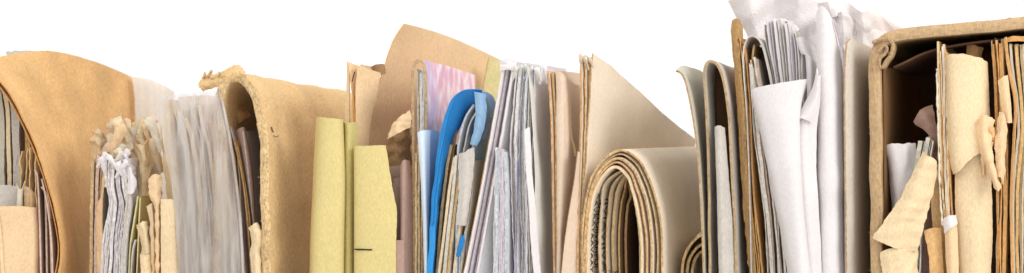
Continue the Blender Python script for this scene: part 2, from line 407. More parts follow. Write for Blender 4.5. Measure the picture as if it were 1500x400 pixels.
shards(r, 160, 230, 182, 224, 40, 110, 15, [beige, buff, cream, manila2, beige, cream], sz=(12, 26), sd=4, th=.8)
r = thing("aged_leaves", "thin brown-edged leaves standing against the right side of the orange manila folder", "papers", 134, 40)
leaves(r, [(125, 230), (123, 300), (122, 400)], [(147, 228), (143, 300), (142, 400)], 6, [beige, grey, mauve, beige], [beige_e, grey_e, mauve_e], d0=36, dl=120, jt=9, jx=1.0, fray=1.6)
loft("leaf", [(34, [(150, 262), (148, 290), (142, 310), (143, 400)]), (24, [(157, 245), (152, 275), (150, 300), (150, 400)])], manila2, r, t=1.4, nu=6, crum=2, cf=.08)
r = thing("white_pages", "thick curved bundle of white and grey pages with a crumpled top", "papers", 172, 20)
leaves(r, [(152, 232), (150, 262), (155, 300), (148, 350), (144, 400)], [(186, 236), (184, 270), (190, 300), (184, 350), (182, 400)], 14, [white, lilac, cream, pgrey], [white_e, pgrey_e, white_e, lilac_e], d0=6, dl=120, jt=5, jx=1.0, jd=4, fray=1.6, fill=.98, pname="page")
shards(r, 152, 188, 226, 246, -2, 26, 15, [white, lilac, white, cream], sz=(9, 17), sd=5, name="torn_top", th=1.0, edge=white_e)
loft("torn_top", [(8, [(184, 240), (187, 262), (186, 284)]), (2, [(190, 244), (194, 266), (193, 284)]), (10, [(194, 252), (200, 268), (198, 278)])], white, r, t=1.2, nu=10, nv=20, crum=2, cf=.09, fray=1.5, down=False)
loft("page", [(2, [(186, 286), (182, 330), (178, 400)]), (16, [(191, 284), (189, 330), (186, 400)])], pgrey, r, t=1.4, nu=5)
r = thing("olive_leaves", "two short olive-cream leaves to the right of the curved white pages", "papers", 195, 20)
sheet("leaf", [(199, 288), (194, 320), (188, 360), (186, 400)], yellow2, r, d0=12, dl=50, t=2, edge=yellow_e, dx=6)
sheet("leaf", [(202, 290), (200, 330), (197, 400)], yellow, r, d0=14, dl=60, t=1.6, edge=yellow_e)
sheet("leaf", [(196, 352), (192, 370), (190, 400)], pgrey, r, d0=8, dl=60, t=1.6)
r = thing("curled_slips", "torn curled tan slips stepping down beside the crumpled heap", "paper slips", 214, 14)
loft("slip", [(16, [(199, 330), (204, 345), (208, 365), (208, 400)]), (8, [(208, 326), (213, 345), (215, 365), (214, 400)]), (16, [(216, 324), (217, 345), (220, 365), (220, 400)])], buff, r, edge=manila2_e, t=1.4, nu=12, crum=2.5, cf=.08, fray=2)
loft("slip", [(4, [(205, 372), (206, 385), (207, 400)]), (0, [(212, 374), (214, 385), (215, 400)]), (10, [(219, 372), (220, 385), (221, 400)])], buff, r, t=1.4, nu=12, crum=2, cf=.08, fray=1.5)
loft("slip", [(12, [(215, 302), (220, 330), (222, 400)]), (6, [(222, 298), (225, 330), (226, 400)])], beige, r, edge=manila2_e, t=1.8, nu=5, crum=1.5)
loft("slip", [(6, [(217, 262), (220, 290), (227, 310), (228, 400)]), (2, [(226, 256), (228, 280), (230, 310), (231, 400)]), (12, [(237, 257), (236, 285), (234, 310), (234, 400)])], manila2, r, edge=buff, t=1.6, nu=12, nv=60, crum=3.5, cf=.07, fray=2)
loft("buff_card", [(6, [(236, 292), (236, 340), (236, 400)]), (4, [(250, 292), (250, 340), (250, 400)]), (12, [(268, 296), (268, 340), (268, 400)])], buff, None, ("upright plain buff card half hidden by the clear plastic cover's left edge", "card"), t=1.8, edge=buff_e, nu=8)

# ---- plastic cover with papers behind it
r = thing("covered_papers", "streaky beige and white papers seen through the clear plastic cover", "papers", 300, 60)
leaves(r, [(244, 166), (258, 240), (268, 400)], [(318, 156), (338, 240), (350, 400)], 17, [manila2, cream, buff, manila, white, tan], [manila2, cream, ochre_e, buff, cream, manila_e], d0=34, dl=150, jt=12, jx=2.5, jd=14, pname="sheet", fill=.8, wob=2, wf=.03)
loft("sheet", [(60, [(236, 150), (238, 220), (246, 300), (252, 400)]), (34, [(248, 146), (254, 220), (266, 300), (274, 400)]), (90, [(262, 148), (274, 230), (282, 300), (288, 400)])], buff, r, edge=manila2_e, t=1.4, nu=14, nv=50, crum=1.5, cf=.04, fray=1)
loft("sheet", [(70, [(262, 142), (272, 230), (284, 300), (292, 400)]), (120, [(300, 140), (316, 230), (330, 300), (340, 400)]), (150, [(322, 144), (338, 230), (348, 300), (354, 400)])], cream, r, edge=manila2_e, t=1.4, nu=14, nv=50, crum=1.5, cf=.04, fray=1)
r = thing("plastic_cover", "crinkled clear plastic cover with a rounded top right corner", "plastic cover", 295, 0)
loft("front_film", [(4, [(233, 142), (238, 200), (250, 262), (258, 330), (262, 400)]), (-8, [(262, 138), (266, 200), (276, 270), (284, 340), (288, 400)]),
      (-12, [(295, 135), (302, 200), (312, 270), (320, 340), (324, 400)]), (2, [(320, 133), (332, 190), (344, 270), (351, 340), (354, 400)]), (8, [(325, 139), (337, 192), (348, 270), (355, 340), (358, 400)])],
     clear, r, t=.9, nu=30, nv=70, wob=.8, wf=.03, crum=.5, cf=.03, fray=.15)
loft("bright_edge", [(1, [(320, 133), (332, 190), (344, 270), (351, 340), (354, 400)]), (2, [(324, 136), (336, 192), (348, 270), (354.5, 340), (357.5, 400)])], clear, r, t=3, nu=3, nv=70, fray=.1)  # doubled film strip stands in for the highlight along the right edge

# ---- thick tan cardboard folder
r = thing("cardboard_folder", "thick tan cardboard folder with a fuzzy torn edge arching over dark insides", "folder", 400, 200)
EP = [(318, 300), (318, 200), (320, 140), (332, 118), (348, 112), (361, 121), (374, 148), (383, 190), (387, 250), (388, 330), (390, 400)]
EP = [(314, 400)]+EP
sheet("cover", EP, tan, r, d0=4, dl=480, dx=42, drop=12, t=13, edge=tan_e, nu=14, nv=150, nr=4, rimn=8, rough=2.8, bulge=2.0, fray=1.6, frayf=.2, wob=3.5, wf=.02, crum=.9, cf=.04, fib=600)
loft("torn_flap", [(14, [(293, 120), (300, 113), (312, 110), (326, 106), (338, 100), (347, 97), (356, 102)]), (0, [(291, 126), (300, 121), (314, 117), (328, 113), (340, 107), (350, 104), (358, 108)]), (4, [(297, 133), (304, 131), (316, 127), (328, 124), (338, 120), (350, 114), (360, 114)])],
     tan, r, t=3, nu=18, nv=70, crum=2.2, cf=.09, fray=1.6, down=False, fib=120, rimn=4, rough=2, edge=tan_e)
shards(r, 294, 352, 106, 116, -4, 4, 5, [tan_e, tan], sz=(4, 8), sd=9, name="torn_flap", th=1.4, edge=tan_e)
loft("pencil_mark", [(24, [(397, 186), (398, 190), (400, 194)]), (25, [(398.4, 186), (399.4, 190), (401.4, 194)])], paper((112, 100, 84)), r, t=2, nu=2, nv=8, down=False, fray=0)
loft("pencil_mark", [(30, [(400, 197), (404, 200), (408, 198)]), (30, [(400, 198.4), (404, 201.4), (408, 199.4)])], paper((112, 100, 84)), r, t=2, nu=2, nv=8, down=False, fray=0)
loft("back_panel", [(440, [(400, 165), (400, 250), (402, 400)]), (450, [(474, 168), (480, 250), (482, 400)])], shade_brown, r, t=3, nu=4, nv=20)
r = thing("rolled_documents", "grey-beige rolled sheets standing inside the mouth of the tan cardboard folder", "papers", 360, 50)
loft("sheet", [(60, [(343, 196), (352, 250), (360, 330), (364, 400)]), (40, [(350, 188), (360, 250), (367, 330), (370, 400)]), (44, [(357, 186), (367, 250), (373, 330), (376, 400)]), (90, [(362, 192), (372, 250), (378, 330), (380, 400)])], mauve, r, t=1.8, nu=14, edge=pgrey_e)
sheet("sheet", [(347, 192), (355, 260), (363, 340), (367, 400)], pgrey, r, d0=38, dl=120, t=2.2, edge=pgrey_e)
sheet("sheet", [(364, 180), (372, 220), (377, 300), (379, 400)], mauve, r, d0=50, dl=120, t=1.8, edge=beige_e)
sheet("sheet", [(371, 176), (377, 230), (380, 300), (381, 400)], beige, r, d0=60, dl=110, t=2.0, edge=beige_e)
r = thing("ochre_leaves", "dark ochre leaves squeezed between the plastic cover and the rolled sheets", "papers", 350, 40)
sheet("leaf", [(338, 206), (350, 260), (358, 330), (363, 400)], ochre, r, d0=20, dl=120, t=2.2, edge=ochre_e)
sheet("leaf", [(342, 214), (354, 280), (361, 340), (366, 400)], dbrown, r, d0=26, dl=120, t=2.0, edge=ochre_e)
loft("crumpled_slip", [(6, [(364, 334), (369, 350), (366, 372), (368, 400)]), (0, [(371, 328), (377, 350), (374, 372), (376, 400)]), (8, [(378, 326), (384, 350), (382, 372), (384, 400)])], buff, None,
     ("small crumpled buff slip at the foot of the tan folder's torn edge", "paper slip"), edge=cream, t=1.2, nu=14, nv=50, crum=2.2, cf=.055, fray=.8)
loft("torn_scrap", [(80, [(330, 172), (338, 178), (345, 184)]), (70, [(344, 158), (350, 168), (354, 178)]), (90, [(356, 154), (362, 160), (366, 170)])], ochre, None,
     ("dark torn scrap deep in the shadow inside the tan cardboard folder", "paper scrap"), t=1.5, nu=10, nv=12, crum=3, cf=.1, down=False)

# ---- yellow folder and manila envelopes behind
r = thing("manila_leaves", "fan of orange-tinted manila leaves with a staple mark behind the yellow folder", "papers", 525, 60)
for (x, m_) in [(500, manila2), (503, buff), (507, manila2)]:
    sheet("leaf", [(x, 122 if x == 500 else (96 if x == 503 else 91)), (x-1, 150), (x+2, 230), (x+2, 400)], m_, r, d0=70+(x-500)*2, dl=60, t=1.7, edge=manila2_e, fray=1.2)
loft("leaf", [(76, [(509, 90), (508, 130), (506, 180), (506, 400)]), (70, [(512, 92), (512, 130), (512, 180), (512, 400)])], buff, r, edge=manila2_e, t=1.4, nu=3)
loft("front_sheet", [(60, [(524, 96), (520, 140), (521, 190), (521, 400)]), (74, [(540, 101), (536, 140), (530, 200), (530, 400)]), (90, [(557, 107), (552, 140), (540, 200), (540, 400)])], manila2, r, edge=manila2_e, t=1.6, nu=12, wob=1.5)
loft("front_sheet", [(64, [(509, 91), (515, 130), (519, 180), (521, 400)]), (72, [(524, 96), (521, 140), (523, 190), (523, 400)])], manila2, r, edge=manila2_e, t=1.6, nu=8)
loft("staple_mark", [(59, [(519, 105), (517, 112), (515, 120)]), (59, [(520.6, 105), (518.6, 112), (516.2, 120)])], ink, r, t=.8, nu=2, nv=6, down=False, fray=0)
loft("dark_scrap", [(126, [(544, 98), (546, 106), (546, 112)]), (120, [(552, 94), (554, 104), (556, 110)]), (130, [(562, 94), (564, 102), (564, 108)])], brown, None, ("little dark scrap wedged behind the stapled manila leaves", "paper scrap"), t=2, nu=8, nv=12, down=False)
loft("manila_envelope", [(150, [(592, 35), (576, 60), (562, 100), (546, 150), (534, 190), (531, 260), (531, 400)]), (200, [(618, 41), (606, 90), (590, 150), (580, 210), (576, 400)]),
      (260, [(655, 53), (650, 110), (640, 180), (630, 400)]), (360, [(700, 72), (696, 130), (690, 200), (684, 400)]), (430, [(742, 93), (738, 150), (730, 220), (724, 400)])],
     manila2, None, ("tallest manila envelope with a slanting left edge rising behind the pink book", "envelope"), edge=manila2_e, t=2.2, nu=22, nv=60, wob=1.5, wf=.012, fray=.4)
loft("cream_card", [(330, [(716, 84), (708, 130), (704, 200), (704, 400)]), (350, [(742, 92), (738, 150), (734, 220), (730, 400)])], yellow_e, None, ("pale greenish cream card between the pink book and the tall white sheets", "card"), edge=ochre, t=2, nu=8)

r = thing("yellow_folder", "pale yellow-green folder of pleated card with one short black line", "folder", 515, 30)
loft("left_panel", [(40, [(464, 171), (460, 250), (456, 330), (454, 400)]), (6, [(470, 172), (466, 250), (462, 330), (460, 400)]), (0, [(484, 173), (481, 250), (478, 330), (476, 400)]), (8, [(499, 175), (502, 250), (501, 330), (500, 400)]), (60, [(503, 178), (507, 250), (506, 330), (506, 400)])], yellow, r, edge=yellow_e, t=1.8, nu=24, nv=56, wob=1)
loft("middle_panel", [(34, [(502, 177), (503, 250), (502, 330), (502, 400)]), (20, [(510, 180), (510, 250), (510, 330), (510, 400)]), (40, [(524, 178), (524, 220), (522, 330), (522, 400)])], yellow2, r, edge=yellow_e, t=1.8, nu=12, wob=1)
loft("right_panel", [(26, [(520, 216), (520, 300), (519, 400)]), (10, [(522, 214), (522, 300), (522, 400)]), (6, [(545, 213), (545, 300), (545, 400)]), (12, [(565, 213), (574, 270), (581, 310), (580, 350), (580, 400)])], yellow, r, edge=yellow_e, t=1.8, nu=24, wob=.8)
sheet("back_panel", [(516, 220), (516, 300), (516, 400)], yellow2, r, d0=30, dl=200, t=1.8)
loft("printed_line", [(6.0, [(519, 364.2), (519, 366.4)]), (4.5, [(533, 364.6), (533, 366.6)]), (4.6, [(545, 365), (545, 366.8)])], ink, r, t=1.2, nu=10, nv=3, down=False, fray=.1)

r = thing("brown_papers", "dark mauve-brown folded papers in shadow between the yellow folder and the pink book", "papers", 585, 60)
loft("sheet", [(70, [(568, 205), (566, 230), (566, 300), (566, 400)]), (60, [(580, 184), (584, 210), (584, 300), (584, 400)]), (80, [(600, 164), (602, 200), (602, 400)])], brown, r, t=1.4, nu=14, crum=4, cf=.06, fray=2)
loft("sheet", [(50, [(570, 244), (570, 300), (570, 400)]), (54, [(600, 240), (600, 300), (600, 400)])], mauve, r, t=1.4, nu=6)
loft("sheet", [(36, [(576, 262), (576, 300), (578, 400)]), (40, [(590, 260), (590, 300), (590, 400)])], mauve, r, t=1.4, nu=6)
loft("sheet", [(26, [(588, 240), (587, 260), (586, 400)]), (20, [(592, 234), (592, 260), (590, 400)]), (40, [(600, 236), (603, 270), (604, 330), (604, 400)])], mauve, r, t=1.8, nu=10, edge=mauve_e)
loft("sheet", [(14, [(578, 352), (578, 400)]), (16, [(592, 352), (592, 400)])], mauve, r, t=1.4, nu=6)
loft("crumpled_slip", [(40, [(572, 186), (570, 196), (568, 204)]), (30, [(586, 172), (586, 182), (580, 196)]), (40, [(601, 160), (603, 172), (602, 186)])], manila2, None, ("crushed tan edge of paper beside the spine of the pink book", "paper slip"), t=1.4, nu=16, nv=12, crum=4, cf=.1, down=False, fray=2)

# ---- pink book
r = thing("pink_book", "worn book with a mottled pink cover and grey-brown spine edge", "book", 612, 150)
sheet("cover", [(604, 400), (604, 300), (603, 200), (602, 110), (605, 92), (611, 87), (617, 91), (621, 110), (622, 200), (623, 300), (623, 400)], grey, r, d0=40, dl=10, t=4, edge=grey_e, nu=4, nv=110, kx=.2, rimn=4, rough=1.2, fray=1)
loft("front_cover", [(52, [(621, 88), (622, 140), (624, 220), (625, 400)]), (140, [(648, 95), (648, 200), (648, 400)]), (270, [(696, 110), (694, 200), (690, 400)])], pink, r, t=1.6, nu=14, wob=1.5, edge=pinkb)
leaves(r, [(607, 100), (607, 250), (607, 400)], [(619, 104), (619, 250), (619, 400)], 5, [cool, white, beige], [cool_e, beige_e, white_e], d0=48, dl=60, kx=.3, jt=4, jx=.3, jd=3, pname="page")
leaves(r, [(600, 216), (600, 300), (599, 400)], [(612, 222), (616, 300), (617, 400)], 5, [beige, grey], [beige_e, grey_e], d0=26, dl=60, jt=20, jx=.6, jd=6, pname="loose_page")

# ---- white-blue paper and blue folder
r = thing("blue_white_papers", "curled white papers with a bluish tint in front of the pink cover", "papers", 620, 20)
loft("sheet", [(20, [(612, 194), (616, 250), (620, 330), (622, 400)]), (12, [(618, 191), (621, 250), (624, 330), (625, 400)]), (26, [(630, 191), (629, 250), (628, 330), (628, 400)])], ltblue, r, t=1.4, nu=12)
loft("sheet", [(30, [(622, 191), (623, 250), (624, 330), (624, 400)]), (44, [(632, 190), (630, 250), (628, 400)]), (60, [(643, 194), (637, 250), (632, 320), (629, 400)])], lblue, r, t=1.4, nu=10)
r = thing("blue_folder", "bright blue plastic folder arching over a few papers", "folder", 665, 100)
sheet("cover", [(629, 400), (632, 340), (638, 270), (645, 215), (653, 175), (665, 147), (680, 137), (692, 136), (701, 142), (705, 158), (702, 180), (698, 194), (695, 204)][::-1],
      blue, r, d0=6, dl=110, kx=.55, t=8.5, edge=blue_e, nu=10, nv=130, rimn=4, rough=.4, bulge=.3, fray=.4, wob=2, wf=.03)
loft("folded_panel", [(1, [(632, 330), (639, 262), (648, 204), (656, 170), (667, 141), (680, 132), (695, 130), (706, 132)]), (16, [(636, 330), (646, 262), (656, 208), (666, 182), (677, 160), (686, 151), (696, 150), (706, 152)]), (34, [(641, 330), (652, 262), (662, 214), (672, 190), (682, 170), (690, 160), (698, 157), (706, 158)])], blue, r, edge=blue_e, t=1.4, nu=14, nv=60, fray=.5, wob=1.5, wf=.04, down=False)
loft("label_flap", [(1, [(695, 134), (697, 160), (694, 190), (689, 212)]), (-2, [(703, 136), (705, 160), (700, 190), (693, 212)]), (10, [(711, 138), (712, 165), (706, 195), (697, 214)])], paper((132, 164, 192), .1, .1), r, t=1.6, nu=8, crum=1.2, cf=.05, fray=.5, down=False)
loft("lower_flap", [(4, [(674, 345), (672, 356), (670, 366), (668, 376)]), (8, [(680, 345), (680, 354), (677, 366), (672, 376)])], blue, r, t=2, nu=4, nv=20, down=False)
r = thing("folded_notes", "taupe and grey folded notes held inside the blue folder", "papers", 668, 50)
loft("note", [(40, [(666, 160), (656, 200), (650, 260), (646, 400)]), (26, [(676, 152), (668, 200), (662, 260), (658, 400)])], brown, r, t=2, nu=5)
sheet("note", [(690, 153), (678, 172), (670, 200), (666, 240), (664, 400)], cool, r, d0=14, dl=120, t=3, edge=cool_e)
sheet("note", [(696, 160), (684, 180), (677, 210), (672, 250), (668, 400)], pgrey, r, d0=16, dl=120, t=2.4, edge=cool_e)
sheet("note", [(700, 170), (690, 190), (684, 220), (680, 260), (676, 400)], lblue, r, d0=24, dl=120, t=2.2, edge=lilac_e)
for i, (a, b, m_) in enumerate([([(655, 212), (648, 250), (640, 320), (634, 400)], 22, brown), ([(663, 230), (655, 280), (648, 340), (640, 400)], 10, beige), ([(666, 228), (661, 280), (654, 340), (648, 400)], 8, beige),
                                ([(672, 240), (665, 290), (659, 340), (653, 400)], 12, pgrey), ([(681, 240), (674, 300), (667, 350), (661, 400)], 14, beige), ([(688, 236), (684, 300), (676, 350), (669, 400)], 16, grey)]):
    sheet("note", a, m_, r, d0=b, dl=120, t=4.0, edge=[beige_e, beige, pgrey_e][i % 3], fray=1)
loft("note", [(8, [(672, 226), (672, 280), (668, 330)]), (4, [(682, 222), (683, 270), (678, 330)]), (10, [(695, 214), (692, 260), (682, 330)])], pgrey, r, t=2, nu=8, nv=30, edge=cream, fray=1.5, down=False)

# ---- white sheets in the middle
r = thing("slanted_white_sheets", "white sheets with lilac and orange edges leaning to the right in the middle", "papers", 720, 60)
for (a, m_, e_, d_) in [([(734, 90), (716, 180), (696, 290), (674, 400)], manila2, manila_e, 20), ([(738, 88), (720, 190), (702, 290), (680, 400)], white, white, 4), ([(742, 90), (725, 190), (707, 290), (686, 400)], white, lilac_e, 10),
                        ([(747, 90), (731, 190), (712, 290), (692, 400)], lilac, paper((190, 174, 184), .1, .2), 16), ([(751, 92), (735, 190), (717, 290), (698, 400)], white, white, 6)]:
    sheet("sheet", a, m_, r, d0=d_, dl=200, t=3.2, edge=e_, fray=1.2)
loft("front_sheet", [(8, [(752, 90), (738, 180), (720, 290), (702, 400)]), (30, [(762, 96), (750, 180), (735, 290), (720, 400)]), (90, [(778, 110), (764, 200), (752, 290), (744, 400)])], cool, r, t=1.6, nu=10, wob=2)
loft("corner_fold", [(3, [(732, 90), (733, 96), (731, 104)]), (0, [(742, 85), (743, 92), (742, 102)]), (6, [(756, 88), (757, 95), (756, 104)])], white, r, t=1.2, nu=10, nv=12, crum=3, cf=.1, fray=1.5, down=False)
r = thing("white_paper_block", "short block of cool white pages in front of the leaning white sheets", "papers", 735, 4)
leaves(r, [(726, 214), (724, 300), (722, 400)], [(741, 218), (745, 300), (745, 400)], 5, [white, cool, lilac], [white_e, cool_e, lilac_e], d0=-6, dl=110, jt=7, jd=5, pname="page", fill=.85)
r = thing("ragged_white_stack", "thick ragged stack of grey-white documents with a cream front sheet", "papers", 775, 60)
leaves(r, [(752, 104), (744, 200), (746, 300), (748, 400)], [(778, 96), (776, 200), (776, 300), (778, 400)], 15, [cool, white, greenw, lilac, white], [cool_e, white_e, pgrey_e, cool, white_e], d0=4, dl=170, jt=6, jx=1.5, jd=14, fray=2, pname="page")
loft("purple_page", [(2, [(757, 236), (756, 300), (754, 400)]), (10, [(759.5, 238), (758.5, 300), (757, 400)])], paper((176, 170, 194), .1, .2, streak=.4), r, t=1.2, nu=3)
loft("front_page", [(0, [(772, 98), (780, 200), (784, 300), (786, 400)]), (30, [(782, 98), (788, 200), (796, 300), (796, 400)]), (90, [(796, 101), (800, 200), (806, 300), (808, 400)]), (150, [(804, 108), (812, 200), (818, 300), (820, 400)])], greenw, r, t=1.4, nu=16, wob=4, wf=.015)
loft("front_page", [(-8, [(768, 190), (772, 260), (776, 330), (782, 400)]), (0, [(776, 186), (780, 260), (786, 330), (792, 400)])], white, r, t=1.4, nu=5, wob=2)
shards(r, 752, 800, 99, 106, 0, 20, 14, [white, cool, greenw], sz=(6, 13), sd=12, name="torn_tip", th=.9, edge=white_e)

# ---- beige papers
r = thing("creased_beige_papers", "pinkish beige papers with brown edges and a deep diagonal crease", "papers", 825, 60)
for i, a in enumerate([[(801, 104), (806, 180), (808, 300), (810, 400)], [(806, 106), (811, 180), (812, 300), (813, 400)], [(811, 103), (814, 180), (815, 300), (817, 400)]]):
    sheet("leaf", a, [pinkb, beige, pinkb][i], r, d0=6+i*3, dl=150, t=2.6, edge=[pinkb_e, ochre_e, pinkb_e][i], fray=1.6)
loft("creased_sheet", [(8, [(815, 102), (815, 160), (816, 280), (816, 400)]), (2, [(822, 106), (822, 160), (821, 280), (819, 400)]), (14, [(828, 112), (832, 170), (832, 230), (822, 400)]), (60, [(840, 122), (842, 180), (843, 230), (832, 400)]), (90, [(849, 126), (849, 200), (849, 300), (842, 400)])],
     pinkb, r, edge=pinkb_e, t=1.5, nu=22, nv=60, wob=2, fray=.8)
loft("creased_sheet", [(2, [(833, 150), (836, 200), (840, 216), (842, 230)]), (0, [(835, 150), (838, 200), (842, 214), (844, 228)])], brown, r, t=.8, nu=3, nv=20, down=False, fray=.2)  # thin brown strip, the crease's shade put in as colour
loft("side_sheet", [(-8, [(846, 222), (840, 270), (830, 330), (822, 400)]), (10, [(850, 222), (849, 300), (846, 400)])], pinkb, r, t=1.4, nu=6, edge=brown)
r = thing("tall_newsprint", "tall cream newsprint sheets whose broad face falls away behind the rolled newspaper", "newspaper", 880, 250)
for i, a in enumerate([[(849, 84), (849, 180), (846, 280), (844, 400)], [(854, 80), (854, 180), (850, 280), (847, 400)], [(859, 84), (857, 180), (853, 280), (849, 400)]]):
    sheet("leaf", a, [pinkb, news, pinkb][i], r, d0=6+i*5, dl=[40, 45, 50][i], t=2.6, edge=[pinkb_e, news_e, pinkb_e][i], fray=2, drop=10)
loft("face_sheet", [(10, [(868, 78), (864, 140), (858, 230), (852, 300), (850, 400)]), (70, [(895, 98), (890, 150), (884, 230), (876, 400)]), (160, [(930, 128), (924, 180), (918, 240), (908, 400)]), (300, [(975, 170), (968, 220), (960, 300), (950, 400)]), (460, [(1020, 205), (1012, 240), (1004, 300), (996, 400)])],
     news, r, t=2.0, edge=news_e, nu=24, nv=60, fray=.9, wob=2)

shards(r, 847, 866, 84, 90, 4, 16, 7, [pinkb, news, cream], sz=(4, 9), sd=11, name="torn_tip", th=.9, edge=news_e)

# ---- rolled newspaper
r = thing("rolled_newspaper", "thick rolled newspaper, its brown-edged layers forming a tall arch", "newspaper", 930, 250)
outer = [(853, 400), (852, 350), (856, 300), (865, 262), (880, 236), (904, 220), (928, 228), (948, 256), (962, 300), (969, 345), (969, 400)]
inner = [(860, 400), (861, 350), (866, 300), (876, 268), (890, 250), (905, 244), (917, 256), (929, 288), (937, 330), (940, 370), (940, 400)]
nl = 5
for i in range(nl):
    f = i/(nl-1); pr = [(p.x+random.uniform(-.5, .5), p.y+random.uniform(-.5, .5)) for p in mixp(outer, inner, f, 15)]
    pr[0] = (pr[0][0], 400); pr[-1] = (pr[-1][0], 400)
    sheet("newspaper_layer", pr, news, r, d0=random.uniform(0, 7), dl=480 if i in (0, 1) else 330, t=[3.2, 2, 3.6, 2.4, 3.8][i], edge=[news_e, beige_e, news_e, pinkb_e, buff][i % 5], nu=9, nv=130, rimn=4, rough=1.4, bulge=.5, fray=1.3, frayf=.25, kx=1.0, drop=-2)
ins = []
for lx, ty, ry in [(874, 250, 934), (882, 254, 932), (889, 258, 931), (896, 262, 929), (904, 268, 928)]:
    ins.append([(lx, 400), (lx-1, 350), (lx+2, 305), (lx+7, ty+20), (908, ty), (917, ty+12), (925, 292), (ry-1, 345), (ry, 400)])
loft("hollow_shade", [(110, [(914, 340), (914, 400)]), (115, [(924, 300), (924, 400)]), (115, [(938, 282), (938, 400)]), (115, [(952, 300), (952, 400)]), (110, [(966, 350), (968, 400)])], paper((62, 44, 32)), r, t=2, nu=8, nv=8)  # dark sheet added inside the roll; the hollow's shade as colour
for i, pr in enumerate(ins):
    sheet("newspaper_layer", pr, [news, news, beige, brown, dbrown][i], r, d0=[14, 26, 34, 42, 50][i], dl=140, t=[1.8, 2, 4, 2.4, 3.5][i], edge=[beige_e, news_e, beige_e, ochre_e, brown][i], nu=8, nv=110, rimn=2, rough=1, fray=1.5)  # innermost layers are brown, with shade of the hollow put into colour
# printed characters running down the inner margins
def print_marks(x0, x1, ys, d, chars, size, name="printed_text"):
    fc = bpy.data.curves.new("t", 'FONT'); fc.body = chars; fc.size = size*S; fc.extrude = .1*S; fc.align_x = 'LEFT'
    to = bpy.data.objects.new("t", fc); col.objects.link(to)
    dg = bpy.context.evaluated_depsgraph_get(); me = bpy.data.meshes.new_from_object(to.evaluated_get(dg))
    bpy.data.objects.remove(to)
    W = max(v.co.x for v in me.vertices); H = max(v.co.y for v in me.vertices)
    vs = []
    for v in me.vertices:
        u = v.co.x/W; h = v.co.y/H
        y = ys[0]+(ys[1]-ys[0])*u
        bx = x0(y); dd = d[0]+(d[1]-d[0])*h
        wx = recede(bx, dd)
        vs.append(P(wx+3.1+v.co.z/S, 200+(y-200)*D/(D+dd), dd))
    fs = [list(p.vertices) for p in me.polygons]
    return finish(name, vs, fs, [ink], [0]*len(fs), r, None, False)
def itp(tab):
    def f(y):
        for (xa, ya), (xb, yb) in zip(tab, tab[1:]):
            if ya >= y >= yb or ya <= y <= yb: return xa+(xb-xa)*(y-ya)/(yb-ya)
        return tab[-1][0]
    return f
inn = itp([(860, 400), (861, 350), (866, 300), (876, 268), (890, 250)])
print_marks(inn, None, (283, 400), (6, 18), "AAVAAYAAVAAY", 10)
print_marks(inn, None, (284, 402), (24, 44), "YAHJTUIIVAHPUN", 10)
print_marks(itp([(874, 400), (873, 350), (876, 305), (881, 270)]), None, (290, 400), (20, 34), "IIVIAVIIVA", 10)

r = thing("small_paper_roll", "small brown-edged paper roll low down behind the rolled newspaper", "paper roll", 1012, 160)
for i, pr in enumerate([[(996, 400), (998, 385), (1006, 366), (1018, 352), (1030, 346), (1046, 350), (1054, 370), (1056, 400)], [(1003, 400), (1005, 388), (1012, 374), (1022, 364), (1032, 362), (1042, 372), (1046, 400)], [(1010, 400), (1013, 388), (1019, 378), (1026, 374), (1034, 382), (1036, 400)]]):
    sheet("roll_layer", pr, news, r, d0=60+i*8, dl=260, t=4.0, edge=news_e, nu=6, nv=70, kx=.3, rimn=4, rough=2, fray=1.5)

# ---- grey boards
loft("grey_board", [(0, [(990, 104), (1001, 112), (1011, 150), (1021, 215), (1027, 300), (1031, 400)]), (30, [(998, 97), (1008, 115), (1018, 150), (1026, 215), (1032, 300), (1035, 400)]), (110, [(1020, 102), (1026, 150), (1034, 220), (1038, 300), (1041, 400)]), (260, [(1042, 112), (1050, 180), (1054, 300), (1056, 400)])],
     grey, None, ("greenish grey board with a curled brown-edged top corner", "board"), edge=grey_e, t=3, nu=18, nv=60, fray=1, rimn=3, rough=1)
r = thing("grey_card_folder", "grey-white card folder bent over at the top, open at a narrow dark slot", "folder", 1065, 200)
sheet("cover", [(1039, 400), (1038, 300), (1036, 200), (1031, 120), (1032, 98), (1038, 89), (1047, 92), (1055, 104), (1063, 140), (1069, 200), (1074, 300), (1078, 400)], pgrey, r, d0=4, dl=420, drop=6, t=3.6, edge=grey_e, nu=12, nv=120, rimn=4, rough=1.2, fray=1, wob=1.2)
loft("front_flap", [(2, [(1048, 186), (1050, 250), (1052, 320), (1054, 400)]), (-3, [(1053, 184), (1055, 250), (1058, 320), (1060, 400)]), (8, [(1061, 187), (1066, 250), (1072, 320), (1076, 400)])], pgrey, r, edge=pgrey_e, t=2.6, nu=10, wob=.6, fray=.6)
loft("back_panel", [(380, [(1085, 120), (1090, 400)]), (400, [(1130, 120), (1132, 400)])], shade_brown, r, t=3, nu=3, nv=6)
loft("slot_shade", [(60, [(1048, 100), (1050, 180), (1052, 400)]), (70, [(1068, 110), (1072, 180), (1074, 400)])], shade_brown, r, t=2, nu=3, nv=10)  # dark panel added behind the slot, shade put into its colour

